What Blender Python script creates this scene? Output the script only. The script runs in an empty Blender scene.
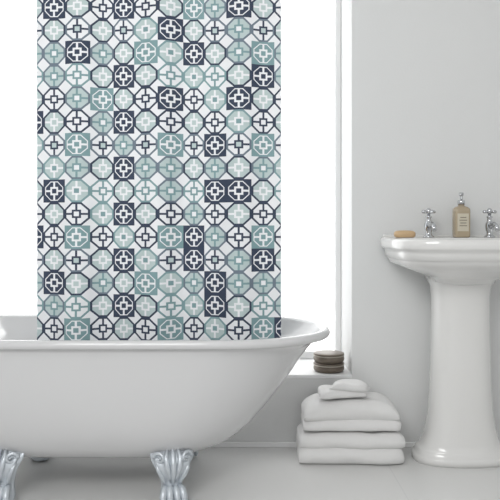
import bpy, bmesh, math, random
from mathutils import Vector, noise
random.seed(4)
sc = bpy.context.scene
sc.view_settings.view_transform = 'Standard'
COL = sc.collection

# ---------------- helpers ----------------
def mat(name, color, rough=0.5, metal=0.0, bump=0.0, bscale=50, emit=None, coat=0.0, var=0.0, vscale=3, sheen=0.0):
    m = bpy.data.materials.new(name); m.use_nodes = True
    nt = m.node_tree; b = nt.nodes['Principled BSDF']
    b.inputs['Base Color'].default_value = (*color, 1)
    b.inputs['Roughness'].default_value = rough
    b.inputs['Metallic'].default_value = metal
    b.inputs['Coat Weight'].default_value = coat
    b.inputs['Sheen Weight'].default_value = sheen
    tc = nt.nodes.new('ShaderNodeTexCoord')
    if var > 0:
        n = nt.nodes.new('ShaderNodeTexNoise'); n.inputs['Scale'].default_value = vscale; n.inputs['Detail'].default_value = 6
        nt.links.new(tc.outputs['Object'], n.inputs['Vector'])
        r = nt.nodes.new('ShaderNodeMapRange')
        r.inputs['To Min'].default_value = 1 - var; r.inputs['To Max'].default_value = 1 + var
        nt.links.new(n.outputs['Fac'], r.inputs['Value'])
        v = nt.nodes.new('ShaderNodeVectorMath'); v.operation = 'SCALE'
        v.inputs[0].default_value = color
        nt.links.new(r.outputs[0], v.inputs['Scale'])
        nt.links.new(v.outputs[0], b.inputs['Base Color'])
    if bump > 0:
        n = nt.nodes.new('ShaderNodeTexNoise'); n.inputs['Scale'].default_value = bscale; n.inputs['Detail'].default_value = 4
        nt.links.new(tc.outputs['Object'], n.inputs['Vector'])
        bp = nt.nodes.new('ShaderNodeBump'); bp.inputs['Strength'].default_value = bump; bp.inputs['Distance'].default_value = 0.01
        nt.links.new(n.outputs['Fac'], bp.inputs['Height'])
        nt.links.new(bp.outputs[0], b.inputs['Normal'])
    if emit:
        b.inputs['Emission Color'].default_value = (*color, 1)
        b.inputs['Emission Strength'].default_value = emit
    return m

def mkobj(name, verts, faces, material, parent=None, smooth=True, recalc=True):
    me = bpy.data.meshes.new(name); me.from_pydata([tuple(v) for v in verts], [], faces); me.update()
    if recalc:
        bm = bmesh.new(); bm.from_mesh(me); bmesh.ops.recalc_face_normals(bm, faces=bm.faces); bm.to_mesh(me); bm.free()
    o = bpy.data.objects.new(name, me); COL.objects.link(o)
    if material: me.materials.append(material)
    if smooth:
        for p in me.polygons: p.use_smooth = True
    if parent: o.parent = parent
    return o

def empty(name, loc=(0, 0, 0)):
    e = bpy.data.objects.new(name, None); COL.objects.link(e); e.location = loc; e.empty_display_size = 0.1
    return e

def box(name, a, b, material, parent=None, bevel=0.0):
    x0, y0, z0 = a; x1, y1, z1 = b
    v = [(x0,y0,z0),(x1,y0,z0),(x1,y1,z0),(x0,y1,z0),(x0,y0,z1),(x1,y0,z1),(x1,y1,z1),(x0,y1,z1)]
    f = [(0,3,2,1),(4,5,6,7),(0,1,5,4),(1,2,6,5),(2,3,7,6),(3,0,4,7)]
    o = mkobj(name, v, f, material, parent, smooth=False)
    if bevel:
        m = o.modifiers.new('bevel', 'BEVEL'); m.width = bevel; m.segments = 3
    return o

def loft(name, rings, material, parent=None, cap0=True, cap1=True, subsurf=0, smooth=True):
    n = len(rings[0]); verts = []; faces = []
    for r in rings: verts += list(r)
    for i in range(len(rings)-1):
        for j in range(n):
            k = (j+1) % n
            faces.append((i*n+j, i*n+k, (i+1)*n+k, (i+1)*n+j))
    if cap0: faces.append(tuple(range(n)))
    if cap1: faces.append(tuple((len(rings)-1)*n + j for j in range(n)))
    o = mkobj(name, verts, faces, material, parent, smooth)
    if subsurf:
        m = o.modifiers.new('sub', 'SUBSURF'); m.levels = subsurf; m.render_levels = subsurf
    return o

def lathe(name, prof, center, material, parent=None, n=40, sy=1.0):
    cx, cy, cz = center; rings = []
    for r, z in prof:
        r = max(r, 0.0002)
        rings.append([(cx + r*math.cos(2*math.pi*j/n), cy + sy*r*math.sin(2*math.pi*j/n), cz+z) for j in range(n)])
    return loft(name, rings, material, parent)

def tube(name, pts, radii, material, parent=None, n=16):
    pts = [Vector(p) for p in pts]; rings = []
    up = Vector((0.13, 0.21, 1)).normalized(); prev = None
    for i, p in enumerate(pts):
        t = (pts[min(i+1, len(pts)-1)] - pts[max(i-1, 0)]).normalized()
        if prev is None:
            a = t.cross(up)
            if a.length < 0.3: a = t.cross(Vector((1, 0, 0)))
        else:
            a = prev - t*prev.dot(t)
        a.normalize(); prev = a; b = t.cross(a)
        r = radii[i] if isinstance(radii, (list, tuple)) else radii
        rings.append([p + a*r*math.cos(2*math.pi*j/n) + b*r*math.sin(2*math.pi*j/n) for j in range(n)])
    return loft(name, rings, material, parent)

# ---------------- materials ----------------
M_wall = mat('wall_paint', (0.74, 0.745, 0.74), 0.8, bump=0.04, bscale=120, var=0.015)
M_white = mat('white_paint', (0.88, 0.88, 0.88), 0.45, var=0.01)
M_ceil = mat('ceiling_paint', (0.85, 0.85, 0.85), 0.9, var=0.01)
M_enamel = mat('white_enamel', (0.655, 0.655, 0.66), 0.14, coat=0.5, var=0.005)
M_porc = mat('basin_porcelain', (0.78, 0.775, 0.76), 0.12, coat=0.5, var=0.005)
M_chrome = mat('chrome', (0.62, 0.63, 0.65), 0.1, metal=1.0, var=0.02)
M_foot = mat('pale_silver_cast', (0.60, 0.64, 0.68), 0.34, metal=0.4, bump=0.2, bscale=70, var=0.1, vscale=40)
M_towel = mat('terry_towel', (0.90, 0.895, 0.885), 1.0, bump=0.6, bscale=420, sheen=0.3, var=0.02, vscale=60)
M_soap = mat('beige_soap', (0.60, 0.42, 0.24), 0.45, var=0.04)
M_liquid = mat('amber_soap_bottle', (0.44, 0.36, 0.25), 0.15, coat=0.4, var=0.04)
M_label = mat('cream_label', (0.62, 0.57, 0.46), 0.6, var=0.02)
M_ink = mat('label_ink', (0.2, 0.17, 0.13), 0.6, var=0.02)
M_tin = mat('dark_wood_tin', (0.17, 0.14, 0.11), 0.35, metal=0.2, var=0.25, vscale=30)
M_tinl = mat('pale_wood_band', (0.48, 0.44, 0.38), 0.35, metal=0.2, var=0.1, vscale=30)
M_glow = mat('frosted_daylight_glass', (1, 1, 1), 0.4, emit=1.5, var=0.0)

M_floor = mat('pale_stone_floor', (0.62, 0.62, 0.61), 0.3)
nt = M_floor.node_tree; b = nt.nodes['Principled BSDF']
tc = nt.nodes.new('ShaderNodeTexCoord'); br = nt.nodes.new('ShaderNodeTexBrick')
br.offset = 0.0
br.inputs['Color1'].default_value = (0.74, 0.74, 0.73, 1); br.inputs['Color2'].default_value = (0.73, 0.73, 0.72, 1)
br.inputs['Mortar'].default_value = (0.69, 0.69, 0.685, 1); br.inputs['Scale'].default_value = 1
br.inputs['Mortar Size'].default_value = 0.0025; br.inputs['Brick Width'].default_value = 0.8; br.inputs['Row Height'].default_value = 0.8
mp = nt.nodes.new('ShaderNodeMapping'); mp.inputs['Location'].default_value = (0.27, 0.3, 0)
nt.links.new(tc.outputs['Object'], mp.inputs[0]); nt.links.new(mp.outputs[0], br.inputs['Vector'])
nt.links.new(br.outputs['Color'], b.inputs['Base Color'])

# ---------------- room ----------------
YW = 2.90; RE = 0.34
XL, XR, ZC = -2.3, 1.9, 2.6
WX0, WX1, WZ0, WZ1 = -1.35, 0.422, 0.30, 2.25
box('floor', (XL, -1.5, -0.1), (XR, YW+0.5, 0), M_floor)
box('ceiling', (XL, -1.5, ZC), (XR, YW+0.5, ZC+0.1), M_ceil)
box('wall_left', (XL-0.1, -1.5, 0), (XL, YW+0.5, ZC), M_wall)
box('wall_right', (XR, -1.5, 0), (XR+0.1, YW+0.5, ZC), M_wall)
wb = empty('wall_back')
box('wall_part_left', (XL, YW, 0), (WX0, YW+0.5, ZC), M_wall, wb)
box('wall_part_right', (WX1, YW, 0), (XR, YW+0.5, ZC), M_wall, wb)
box('wall_part_below', (WX0, YW, 0), (WX1, YW+0.5, WZ0-0.015), M_wall, wb)
box('wall_part_above', (WX0, YW, WZ1), (WX1, YW+0.5, ZC), M_wall, wb)
wn = empty('window_1')
gy = YW+RE
box('glass_pane', (WX0+0.03, gy+0.02, WZ0+0.03), (WX1-0.025, gy+0.035, WZ1-0.03), M_glow, wn)
box('frame_right', (WX1-0.028, gy, WZ0), (WX1, gy+0.06, WZ1), M_white, wn, 0.004)
box('frame_left', (WX0, gy, WZ0), (WX0+0.03, gy+0.06, WZ1), M_white, wn, 0.004)
box('frame_bottom', (WX0+0.03, gy, WZ0), (WX1-0.028, gy+0.06, WZ0+0.035), M_white, wn, 0.004)
box('frame_top', (WX0+0.03, gy, WZ1-0.03), (WX1-0.028, gy+0.06, WZ1), M_white, wn, 0.004)
box('sill', (WX0, YW-0.004, WZ0-0.015), (WX1, gy+0.06, WZ0), M_white, wn, 0.003)
box('baseboard_back', (XL, YW-0.008, 0), (XR, YW, 0.022), M_white, None, 0.003)

# ---------------- bathtub ----------------
tub = empty('clawfoot_bathtub')
TC = (-0.533, 2.53)
def sect(a, bb, z, n=112, p=2.25):
    e = min(a, bb*1.35)
    out = []
    for j in range(n):
        t = 2*math.pi*j/n
        c, s = math.cos(t), math.sin(t)
        cx = math.copysign(abs(c)**(2/p), c); sy = math.copysign(abs(s)**(2/p), s)
        sx = max(-1, min(1, c*6))
        out.append((TC[0] + sx*(a-e) + e*cx, TC[1] + bb*sy, z))
    return out
outer = [(0.10, 0.04, 0.118), (0.25, 0.10, 0.120), (0.34, 0.15, 0.128), (0.42, 0.20, 0.148), (0.49, 0.237, 0.183), (0.55, 0.262, 0.235), (0.605, 0.278, 0.30), (0.655, 0.288, 0.37),
         (0.695, 0.296, 0.435), (0.73, 0.302, 0.485), (0.762, 0.307, 0.513), (0.785, 0.312, 0.524)]
rr = 0.0155
ra, rb, rz = 0.817-rr, 0.332-rr, 0.540
rim = []
for d in range(-80, 181, 20):
    q = math.radians(d)
    rim.append((ra+rr*math.cos(q)*1.2, rb+rr*math.cos(q), rz+rr*math.sin(q)))
inner = [(0.76, 0.288, 0.51), (0.72, 0.280, 0.46), (0.68, 0.27, 0.40), (0.62, 0.255, 0.32), (0.54, 0.23, 0.24), (0.45, 0.19, 0.185), (0.34, 0.14, 0.16), (0.2, 0.08, 0.152), (0.08, 0.03, 0.15)]
loft('tub_shell', [sect(a, bb, z) for a, bb, z in outer+rim+inner], M_enamel, tub)

def foot(idx, fx, fy, sx, sy):
    """cabriole claw foot, outward direction (sx,sy): acanthus bracket, ankle, ball with four toes"""
    d = Vector((0.25*sx, 1.0*sy, 0)).normalized(); s = Vector((-d.y, d.x, 0)); o = Vector((fx, fy, 0))
    P = lambda u, v, w: o + s*u + d*v + Vector((0, 0, w))
    prof = [(-0.060, 0.205, 0.050, 0.012), (-0.030, 0.190, 0.060, 0.020), (-0.002, 0.172, 0.068, 0.028), (0.010, 0.152, 0.069, 0.034),
            (0.018, 0.132, 0.060, 0.038), (0.018, 0.112, 0.050, 0.037), (0.012, 0.092, 0.041, 0.034), (0.006, 0.074, 0.035, 0.030), (0.005, 0.058, 0.033, 0.029),
            (0.009, 0.042, 0.037, 0.033), (0.014, 0.026, 0.041, 0.038), (0.015, 0.012, 0.039, 0.037), (0.015, 0.002, 0.032, 0.031)]
    rings = []; N = 96
    for k, (v, z, hw, hd) in enumerate(prof):
        fl = 0.06 if k < 7 else 0.03
        r = []
        for j in range(N):
            t = 2*math.pi*j/N
            m = 1 + fl*math.cos(10*t)*(1 if math.sin(t) > -0.2 else 0.2)
            r.append(P(hw*math.cos(t)*m, v + hd*math.sin(t)*m, z))
        rings.append(r)
    loft(f'foot_{idx}_leg', rings, M_foot, tub, subsurf=1)
    for q in (-1, 1):
        pts = []; rad = []
        for i in range(30):
            a = i/29*math.pi*3.0
            R = 0.019*(1-i/34)
            pts.append(P(q*(0.046 + R*math.cos(a)*0.9), 0.036-0.010*math.cos(a), 0.156 + R*math.sin(a))); rad.append(0.0065*(1-i/70))
        tube(f'foot_{idx}_scroll_{q+2}', pts, rad, M_foot, tub, 10)
        pts = [P(q*u, v, z) for u, v, z in [(0.056, 0.028, 0.140), (0.047, 0.038, 0.118), (0.037, 0.036, 0.098), (0.028, 0.030, 0.080), (0.022, 0.027, 0.062)]]
        tube(f'foot_{idx}_leaf_{q+2}', pts, [0.004, 0.008, 0.009, 0.007, 0.003], M_foot, tub, 10)
        pts = [P(q*u, v, z) for u, v, z in [(0.016, 0.022, 0.184), (0.024, 0.042, 0.158), (0.020, 0.054, 0.130), (0.012, 0.048, 0.100), (0.009, 0.036, 0.075)]]
        tube(f'foot_{idx}_frond_{q+2}', pts, [0.004, 0.009, 0.010, 0.007, 0.003], M_foot, tub, 10)
    pts = [P(0, v, z) for v, z in [(0.018, 0.190), (0.040, 0.165), (0.055, 0.14), (0.056, 0.112), (0.045, 0.088), (0.034, 0.062)]]
    tube(f'foot_{idx}_midrib', pts, [0.004, 0.008, 0.010, 0.009, 0.007, 0.003], M_foot, tub, 10)
    for ti, u in enumerate((-0.031, -0.011, 0.011, 0.031)):
        k = 1 - abs(u)*6
        pts = [P(u*0.75, 0.016, 0.060), P(u*0.95, 0.030+0.012*k, 0.052), P(u*1.10, 0.040+0.014*k, 0.036), P(u*1.14, 0.043+0.016*k, 0.019), P(u*1.08, 0.042+0.015*k, 0.008)]
        tube(f'foot_{idx}_toe_{ti}', pts, [0.009, 0.0125, 0.0115, 0.0105, 0.007], M_foot, tub, 12)
foot(1, -0.262, 2.335, 1, -1)
foot(2, -0.815, 2.335, -1, -1)
foot(3, -0.262, 2.725, 1, 1)
foot(4, -0.815, 2.725, -1, 1)

# ---------------- curtain ----------------
PX = 23*2.45/700.0
CY = 2.45
def px2x(p): return (p-250)*CY/700
NAVY = (0.036, 0.050, 0.085); TEAL = (0.20, 0.32, 0.335); AQUA = (0.47, 0.56, 0.56); WH = (0.79, 0.80, 0.82); GREY = (0.15, 0.19, 0.235)
#            corner ring  line  fill  inner centre
types = {'W': (WH, NAVY, WH, WH, NAVY, WH), 'T': (WH, TEAL, WH, WH, TEAL, WH), 'A': (WH, NAVY, AQUA, AQUA, WH, AQUA), 'B': (WH, GREY, AQUA, AQUA, TEAL, WH),
    'D': (NAVY, NAVY, WH, NAVY, WH, NAVY), 'E': (TEAL, TEAL, WH, TEAL, WH, TEAL), 'G': (WH, TEAL, AQUA, AQUA, WH, TEAL), 'H': (WH, GREY, WH, WH, NAVY, AQUA)}
D = {(0,4),(3,4),(5,4),(7,4),(9,4),(11,4),(13,4),(0,9),(4,9),(8,8),(12,8),(8,1),(12,1),(2,2),(4,6),(2,7),(3,10),(11,10),(5,0),(6,8),(0,1),(14,11),(10,0),(8,9),(1,6),(10,7),(13,8),(11,7)}
E = {(6,6),(6,10),(10,2),(10,6),(12,5),(10,10),(14,6),(2,10),(0,7),(2,5),(6,2),(14,2),(14,10),(4,3)}
def ttype(r, c):
    if (r, c) in D: return 'D'
    if (r, c) in E: return 'E'
    if (r+c) % 2 == 0: return ['A', 'B', 'A', 'G', 'A'][(r*3+c*7) % 5]
    return ['W', 'T', 'H', 'W', 'B'][(r*2+c*5) % 5]
K = 12
u0, u1 = 8/12, 11 + 4/12
nu = int(round((u1-u0)*K))
ztop = 1.95
vzero = 0.92 + 225*CY/700 + 4.5/23*PX
vtop = -(ztop - vzero)/PX; vtop = round(vtop*K)/K
vbot = (vzero-0.40)/PX; vbot = round(vbot*K)/K
nv = int(round((vbot-vtop)*K))
def fold(u, v):
    k = 0.6 + 0.4*min(1, max(0, v/14))
    return (0.022*math.sin(u*1.75+0.6) + 0.010*math.sin(u*3.6+1.4+0.05*v) + 0.005*math.sin(u*0.9+v*0.12))*k
verts, faces = [], []
for i in range(nv+1):
    v = vtop + i/K
    for j in range(nu+1):
        u = u0 + j/K
        x = px2x(20.5+23*u) + 0.005*math.sin(u*1.75+2.1)
        verts.append((x, CY+fold(u, v), vzero - v*PX))
for i in range(nv):
    for j in range(nu):
        a = i*(nu+1)+j
        faces.append((a, a+1, a+nu+2, a+nu+1))
M_cur = bpy.data.materials.new('patterned_curtain_fabric'); M_cur.use_nodes = True
cur_rail = empty('shower_curtain')
cur = mkobj('curtain_fabric', verts, faces, M_cur, cur_rail, recalc=False)
me = cur.data
me.uv_layers.new(name='UVMap')
names = ['c_corner', 'c_ring', 'c_line', 'c_fill', 'c_inner', 'c_centre']
for nm in names: me.color_attributes.new(nm, 'FLOAT_COLOR', 'CORNER')
bufs = [[] for _ in names]; uvb = []
for fi in range(nu*nv):
    i, j = divmod(fi, nu)
    vm = vtop + (i+0.5)/K; um = u0 + (j+0.5)/K
    ty = types[ttype(int(math.floor(vm)) , int(math.floor(um)))]
    for k, (di, dj) in enumerate(((0,0),(0,1),(1,1),(1,0))):
        uvb += [u0+(j+dj)/K, vtop+(i+di)/K]
        for q in range(6): bufs[q] += [*ty[q], 1.0]
me.uv_layers['UVMap'].data.foreach_set('uv', uvb)
for q in range(6):
    me.color_attributes[names[q]].data.foreach_set('color', bufs[q])
me.update()
nt = M_cur.node_tree; L = nt.links
def math_n(op, a, b=None):
    n = nt.nodes.new('ShaderNodeMath'); n.operation = op
    for k, x in enumerate((a, b)):
        if x is None: continue
        if isinstance(x, (int, float)): n.inputs[k].default_value = x
        else: L.new(x, n.inputs[k])
    return n.outputs[0]
uvn = nt.nodes.new('ShaderNodeUVMap'); uvn.uv_map = 'UVMap'
sp = nt.nodes.new('ShaderNodeSeparateXYZ'); L.new(uvn.outputs[0], sp.inputs[0])
def cen(s):
    f = math_n('SUBTRACT', s, math_n('FLOOR', s)); return math_n('ABSOLUTE', math_n('SUBTRACT', math_n('MULTIPLY', f, 2.0), 1.0))
U, V = cen(sp.outputs[0]), cen(sp.outputs[1])
mx = math_n('MAXIMUM', U, V); mn = math_n('MINIMUM', U, V)
o8 = math_n('MAXIMUM', mx, math_n('MULTIPLY', math_n('ADD', U, V), 0.72))
def attr(nm):
    n = nt.nodes.new('ShaderNodeAttribute'); n.attribute_name = nm; return n.outputs['Color']
def mixc(f, a, b):
    n = nt.nodes.new('ShaderNodeMix'); n.data_type = 'RGBA'; L.new(f, n.inputs[0]); L.new(a, n.inputs[6]); L.new(b, n.inputs[7]); return n.outputs[2]
c = attr('c_corner')
c = mixc(math_n('LESS_THAN', o8, 1.0), c, attr('c_ring'))
c = mixc(math_n('LESS_THAN', o8, 0.84), c, attr('c_line'))
c = mixc(math_n('LESS_THAN', o8, 0.76), c, attr('c_fill'))
sq = math_n('LESS_THAN', mx, 0.36)
spk = math_n('MULTIPLY', math_n('LESS_THAN', mn, 0.085), math_n('LESS_THAN', o8, 0.84))
c = mixc(math_n('MAXIMUM', sq, spk), c, attr('c_inner'))
c = mixc(math_n('LESS_THAN', mx, 0.20), c, attr('c_centre'))
pb = nt.nodes['Principled BSDF']; pb.inputs['Roughness'].default_value = 0.75
L.new(c, pb.inputs['Base Color'])
tr = nt.nodes.new('ShaderNodeBsdfTranslucent'); L.new(c, tr.inputs[0])
ms = nt.nodes.new('ShaderNodeMixShader'); ms.inputs[0].default_value = 0.15
L.new(pb.outputs[0], ms.inputs[1]); L.new(tr.outputs[0], ms.inputs[2])
L.new(ms.outputs[0], nt.nodes['Material Output'].inputs[0])
RZ = 2.0
tube('rail', [(XL+0.001, CY, RZ), (0, CY, RZ), (XR-0.001, CY, RZ)], 0.012, M_chrome, cur_rail)
for k in range(8):
    x = px2x(46+k*32)
    tube(f'ring_{k}', [(x, CY+0.028*math.cos(a), RZ-0.018+0.036*math.sin(a)) for a in [2*math.pi*i/20 for i in range(21)]], 0.0025, M_chrome, cur_rail, 8)

# ---------------- pedestal basin ----------------
bas = empty('pedestal_basin')
BX, YB = 0.83, YW-0.002
def brect(hw, y0, y1, z, n=96, p=3.2, cx=BX):
    out = []
    cy = (y0+y1)/2; hd = (y1-y0)/2
    for j in range(n):
        t = 2*math.pi*(j+0.5)/n
        cc, s = math.cos(t), math.sin(t)
        pp = 9.0 if s > 0 else p
        out.append((cx + hw*math.copysign(abs(cc)**(2/pp), cc), cy + hd*math.copysign(abs(s)**(2/pp), s), z))
    return out
R = []
for hw, y0, z in [(0.06, 2.66, 0.69), (0.115, 2.62, 0.70), (0.118, 2.615, 0.712), (0.150, 2.58, 0.725), (0.215, 2.52, 0.748), (0.258, 2.475, 0.768), (0.272, 2.455, 0.785),
                  (0.274, 2.452, 0.792), (0.282, 2.444, 0.794), (0.284, 2.441, 0.815), (0.288, 2.436, 0.825), (0.300, 2.424, 0.832), (0.304, 2.42, 0.838), (0.304, 2.42, 0.862), (0.300, 2.424, 0.868), (0.293, 2.432, 0.870)]:
    R.append(brect(hw, y0, YB, z))
for hw, y0, y1, z in [(0.262, 2.46, 2.72, 0.869), (0.255, 2.467, 2.715, 0.862), (0.245, 2.475, 2.71, 0.84), (0.22, 2.50, 2.70, 0.79), (0.15, 2.55, 2.66, 0.755), (0.02, 2.60, 2.63, 0.748)]:
    R.append(brect(hw, y0, y1, z, p=2.6))
loft('basin_bowl', R, M_porc, bas)
box('basin_upstand', (BX-0.285, YB-0.022, 0.862), (BX+0.285, YB, 0.880), M_porc, bas, 0.006)
PYC = 2.765
def pedsec(hw, hd, z, n=72, p=2.6):
    return [(BX+hw*math.copysign(abs(math.cos(t))**(2/p), math.cos(t)), PYC+hd*math.copysign(abs(math.sin(t))**(2/p), math.sin(t)), z) for t in [2*math.pi*j/n for j in range(n)]]
ped = [(0.188, 0.118, 0.0), (0.188, 0.118, 0.022), (0.184, 0.115, 0.028), (0.176, 0.112, 0.030), (0.174, 0.110, 0.046), (0.168, 0.108, 0.052), (0.158, 0.104, 0.058), (0.150, 0.102, 0.075),
       (0.140, 0.100, 0.10), (0.130, 0.098, 0.14), (0.122, 0.096, 0.20), (0.117, 0.094, 0.28), (0.113, 0.092, 0.40), (0.110, 0.090, 0.55), (0.110, 0.092, 0.64), (0.114, 0.100, 0.68), (0.122, 0.112, 0.70), (0.124, 0.115, 0.715)]
loft('pedestal', [pedsec(*q) for q in ped], M_porc, bas)

# taps
def tap(idx, x):
    t = empty('basin_tap'); y = 2.79; z = 0.869
    lathe('tap_body', [(0.022, 0.001), (0.022, 0.006), (0.014, 0.011), (0.012, 0.02), (0.016, 0.034), (0.018, 0.046), (0.016, 0.058), (0.011, 0.066), (0.009, 0.078), (0.012, 0.081), (0.012, 0.085), (0.006, 0.088), (0.006, 0.10)], (x, y, z), M_chrome, t)
    tube('tap_spout', [(x, y, z+0.042), (x, y-0.03, z+0.052), (x, y-0.06, z+0.053), (x, y-0.082, z+0.045), (x, y-0.09, z+0.03)], [0.012, 0.0105, 0.0095, 0.009, 0.0095], M_chrome, t)
    for k, (dx, dy) in enumerate(((1, 0.35), (-0.35, 1))):
        n = math.hypot(dx, dy); dx /= n; dy /= n
        tube(f'tap_handle_{k}', [(x+dx*q, y+dy*q, z+0.104) for q in (-0.031, -0.026, -0.012, 0, 0.012, 0.026, 0.031)], [0.004, 0.0072, 0.0045, 0.0055, 0.0045, 0.0072, 0.004], M_chrome, t)
    lathe('tap_cap', [(0.010, 0.096), (0.011, 0.108), (0.009, 0.114), (0.004, 0.118), (0.0005, 0.119)], (x, y, z), M_chrome, t)
tap(1, 0.712); tap(2, 0.955)

# soap bar
so = empty('soap_bar')
R = []
for s, z in [(0.8, 0.0), (0.95, 0.004), (1.0, 0.010), (1.0, 0.016), (0.94, 0.022), (0.78, 0.026), (0.4, 0.028), (0.05, 0.0285)]:
    R.append([(0.61+0.042*s*math.copysign(abs(math.cos(t))**0.7, math.cos(t)), 2.76+0.026*s*math.copysign(abs(math.sin(t))**0.7, math.sin(t)), 0.8705+z) for t in [2*math.pi*j/40 for j in range(40)]])
loft('soap_body', R, M_soap, so)

# pump bottle
bo = empty('soap_dispenser'); bx, by, bz = 0.845, 2.80, 0.8705
R = []
for hw, z in [(0.027, 0), (0.031, 0.003), (0.032, 0.01), (0.032, 0.105), (0.031, 0.114), (0.026, 0.121), (0.014, 0.125), (0.012, 0.128), (0.012, 0.134)]:
    p = 5 if z < 0.115 else 2.4
    R.append([(bx+hw*math.copysign(abs(math.cos(t))**(2/p), math.cos(t)), by+hw*0.8*math.copysign(abs(math.sin(t))**(2/p), math.sin(t)), bz+z) for t in [2*math.pi*j/48 for j in range(48)]])
loft('bottle_body', R, M_liquid, bo)
box('bottle_label', (bx-0.022, by-0.0265, bz+0.025), (bx+0.022, by-0.0245, bz+0.095), M_label, bo)
for k in range(4):
    box(f'label_text_{k}', (bx-0.015+0.003*(k % 2), by-0.0272, bz+0.045+k*0.011), (bx+0.015-0.003*(k % 2), by-0.0265, bz+0.048+k*0.011), M_ink, bo)
lathe('pump_collar', [(0.0145, 0.130), (0.0145, 0.146), (0.012, 0.149), (0.006, 0.150), (0.005, 0.166), (0.009, 0.167), (0.010, 0.176), (0.008, 0.179), (0.001, 0.180)], (bx, by, bz), M_chrome, bo)
tube('pump_nozzle', [(bx, by, bz+0.173), (bx-0.008, by-0.02, bz+0.174), (bx-0.014, by-0.036, bz+0.169)], [0.006, 0.005, 0.0035], M_chrome, bo)

# ---------------- stacked pots on sill ----------------
tn = empty('stacked_trinket_pots'); tx, ty, tz = 0.335, 2.975, 0.3005
hs = 0.90
for k in range(2):
    z = tz + k*0.044*hs
    S = lambda pr: [(r, h*hs) for r, h in pr]
    lathe(f'pot_body_{k}', S([(0.055, 0), (0.061, 0.003), (0.0645, 0.010), (0.0655, 0.018), (0.0635, 0.026), (0.062, 0.028)]), (tx, ty, z), M_tin, tn, 48)
    lathe(f'pot_band_{k}', S([(0.0625, 0.0281), (0.0655, 0.029), (0.066, 0.033), (0.0625, 0.0339)]), (tx, ty, z), M_tinl, tn, 48)
    lathe(f'pot_lid_{k}', S([(0.063, 0.034), (0.0655, 0.036), (0.064, 0.041), (0.058, 0.0435), (0.02, 0.0438), (0.001, 0.0438)]), (tx, ty, z), M_tin, tn, 48)

# ---------------- towels ----------------
def folded(name, parent, x0, x1, yf, yb, z0, h, seed, droop=0.0, er=0.04, wob=1.0, rot=0.0):
    r = h/2; slit = 0.003
    P = []
    m = 16
    for i in range(9): P.append((yb - (yb-(yf+r))*i/8, 0.0))
    for i in range(1, m):
        a = -math.pi/2 - math.pi*i/m
        P.append((yf+r + r*math.cos(a), r + r*math.sin(a)))
    for i in range(9): P.append((yf+r + (yb-(yf+r))*i/8, h))
    P.append((yb, r+slit))
    for i in range(1, 8): P.append((yb - (yb-(yf+r*0.9))*i/8, r+slit))
    P.append((yf+r*0.85, r))
    for i in range(7, 0, -1): P.append((yb - (yb-(yf+r*0.9))*i/8, r-slit))
    P.append((yb, r-slit))
    cx, cy = (x0+x1)/2, (yf+yb)/2
    rings = []; n = 48
    for i in range(n+1):
        s = 0.5-0.5*math.cos(math.pi*i/n); e = min(s, 1-s)*(x1-x0)
        k = min(1, e/er); q = math.sqrt(max(0, 1-(1-k)**2)); sc_ = 0.62+0.38*q
        x = x0 + (x1-x0)*s
        ring = []
        for (y, z) in P:
            nz = noise.noise(Vector((x*7+seed, y*7, z*12+seed*3)))
            n2 = noise.noise(Vector((x*19+seed, y*19, z*26)))
            zz = z*sc_ if z > r else z*(1+(sc_-1)*0.55)
            yy = y + (1-q)*0.022*(1 if y < cy else -1)
            zz = zz*(1+0.07*wob*nz*(z/h)) - droop*((s-0.5)*2)**2*(z/h)
            X = x + 0.008*nz*wob*(1-k); Y = yy+(0.010*nz+0.004*n2)*wob; Z = z0+max(zz, 0) + 0.003*wob*n2*(z/h)
            dx, dy = X-cx, Y-cy
            ring.append((cx+dx*math.cos(rot)-dy*math.sin(rot), cy+dx*math.sin(rot)+dy*math.cos(rot), Z))
        rings.append(ring)
    return loft(name, rings, M_towel, parent, subsurf=1)
tw = empty('folded_towel')
folded('towel_ply_1', tw, 0.186, 0.592, 2.660, 2.865, 0.001, 0.072, 1.0, 0.004)
folded('towel_ply_2', tw, 0.190, 0.596, 2.662, 2.865, 0.060, 0.064, 2.3, 0.006)
tw2 = empty('folded_towel')
folded('towel_ply_1', tw2, 0.208, 0.580, 2.668, 2.865, 0.1285, 0.046, 5.7, 0.004)
folded('towel_ply_2', tw2, 0.210, 0.574, 2.664, 2.86, 0.160, 0.086, 8.1, 0.022, er=0.06)
tw3 = empty('folded_washcloth')
folded('cloth_ply_1', tw3, 0.270, 0.448, 2.685, 2.80, 0.252, 0.030, 3.7, 0.008, er=0.02, wob=1.4, rot=0.14)
folded('cloth_ply_2', tw3, 0.320, 0.458, 2.69, 2.79, 0.278, 0.032, 4.9, 0.014, er=0.04, wob=2.0, rot=-0.3)

# ---------------- lights ----------------
w = bpy.data.worlds.new('world'); sc.world = w; w.use_nodes = True
bg = w.node_tree.nodes['Background']; bg.inputs[0].default_value = (0.98, 0.985, 1.0, 1); bg.inputs[1].default_value = 0.82
def area(name, loc, target, size, power, color=(1, 1, 1)):
    l = bpy.data.lights.new(name, 'AREA'); l.shape = 'SQUARE'; l.size = size; l.energy = power; l.color = color
    o = bpy.data.objects.new(name, l); COL.objects.link(o); o.location = loc
    o.rotation_euler = (Vector(target)-Vector(loc)).to_track_quat('-Z', 'Y').to_euler()
area('softbox_light', (-0.7, -0.3, 2.4), (0.3, 2.9, 0.6), 1.4, 54, (1.0, 1.0, 0.99))

cam = bpy.data.cameras.new('camera'); co = bpy.data.objects.new('camera', cam); COL.objects.link(co)
co.location = (0, 0, 0.92); co.rotation_euler = (math.pi/2, 0, 0)
cam.lens = 50.4; cam.sensor_width = 36; cam.shift_y = -0.05; cam.clip_start = 0.05
sc.camera = co
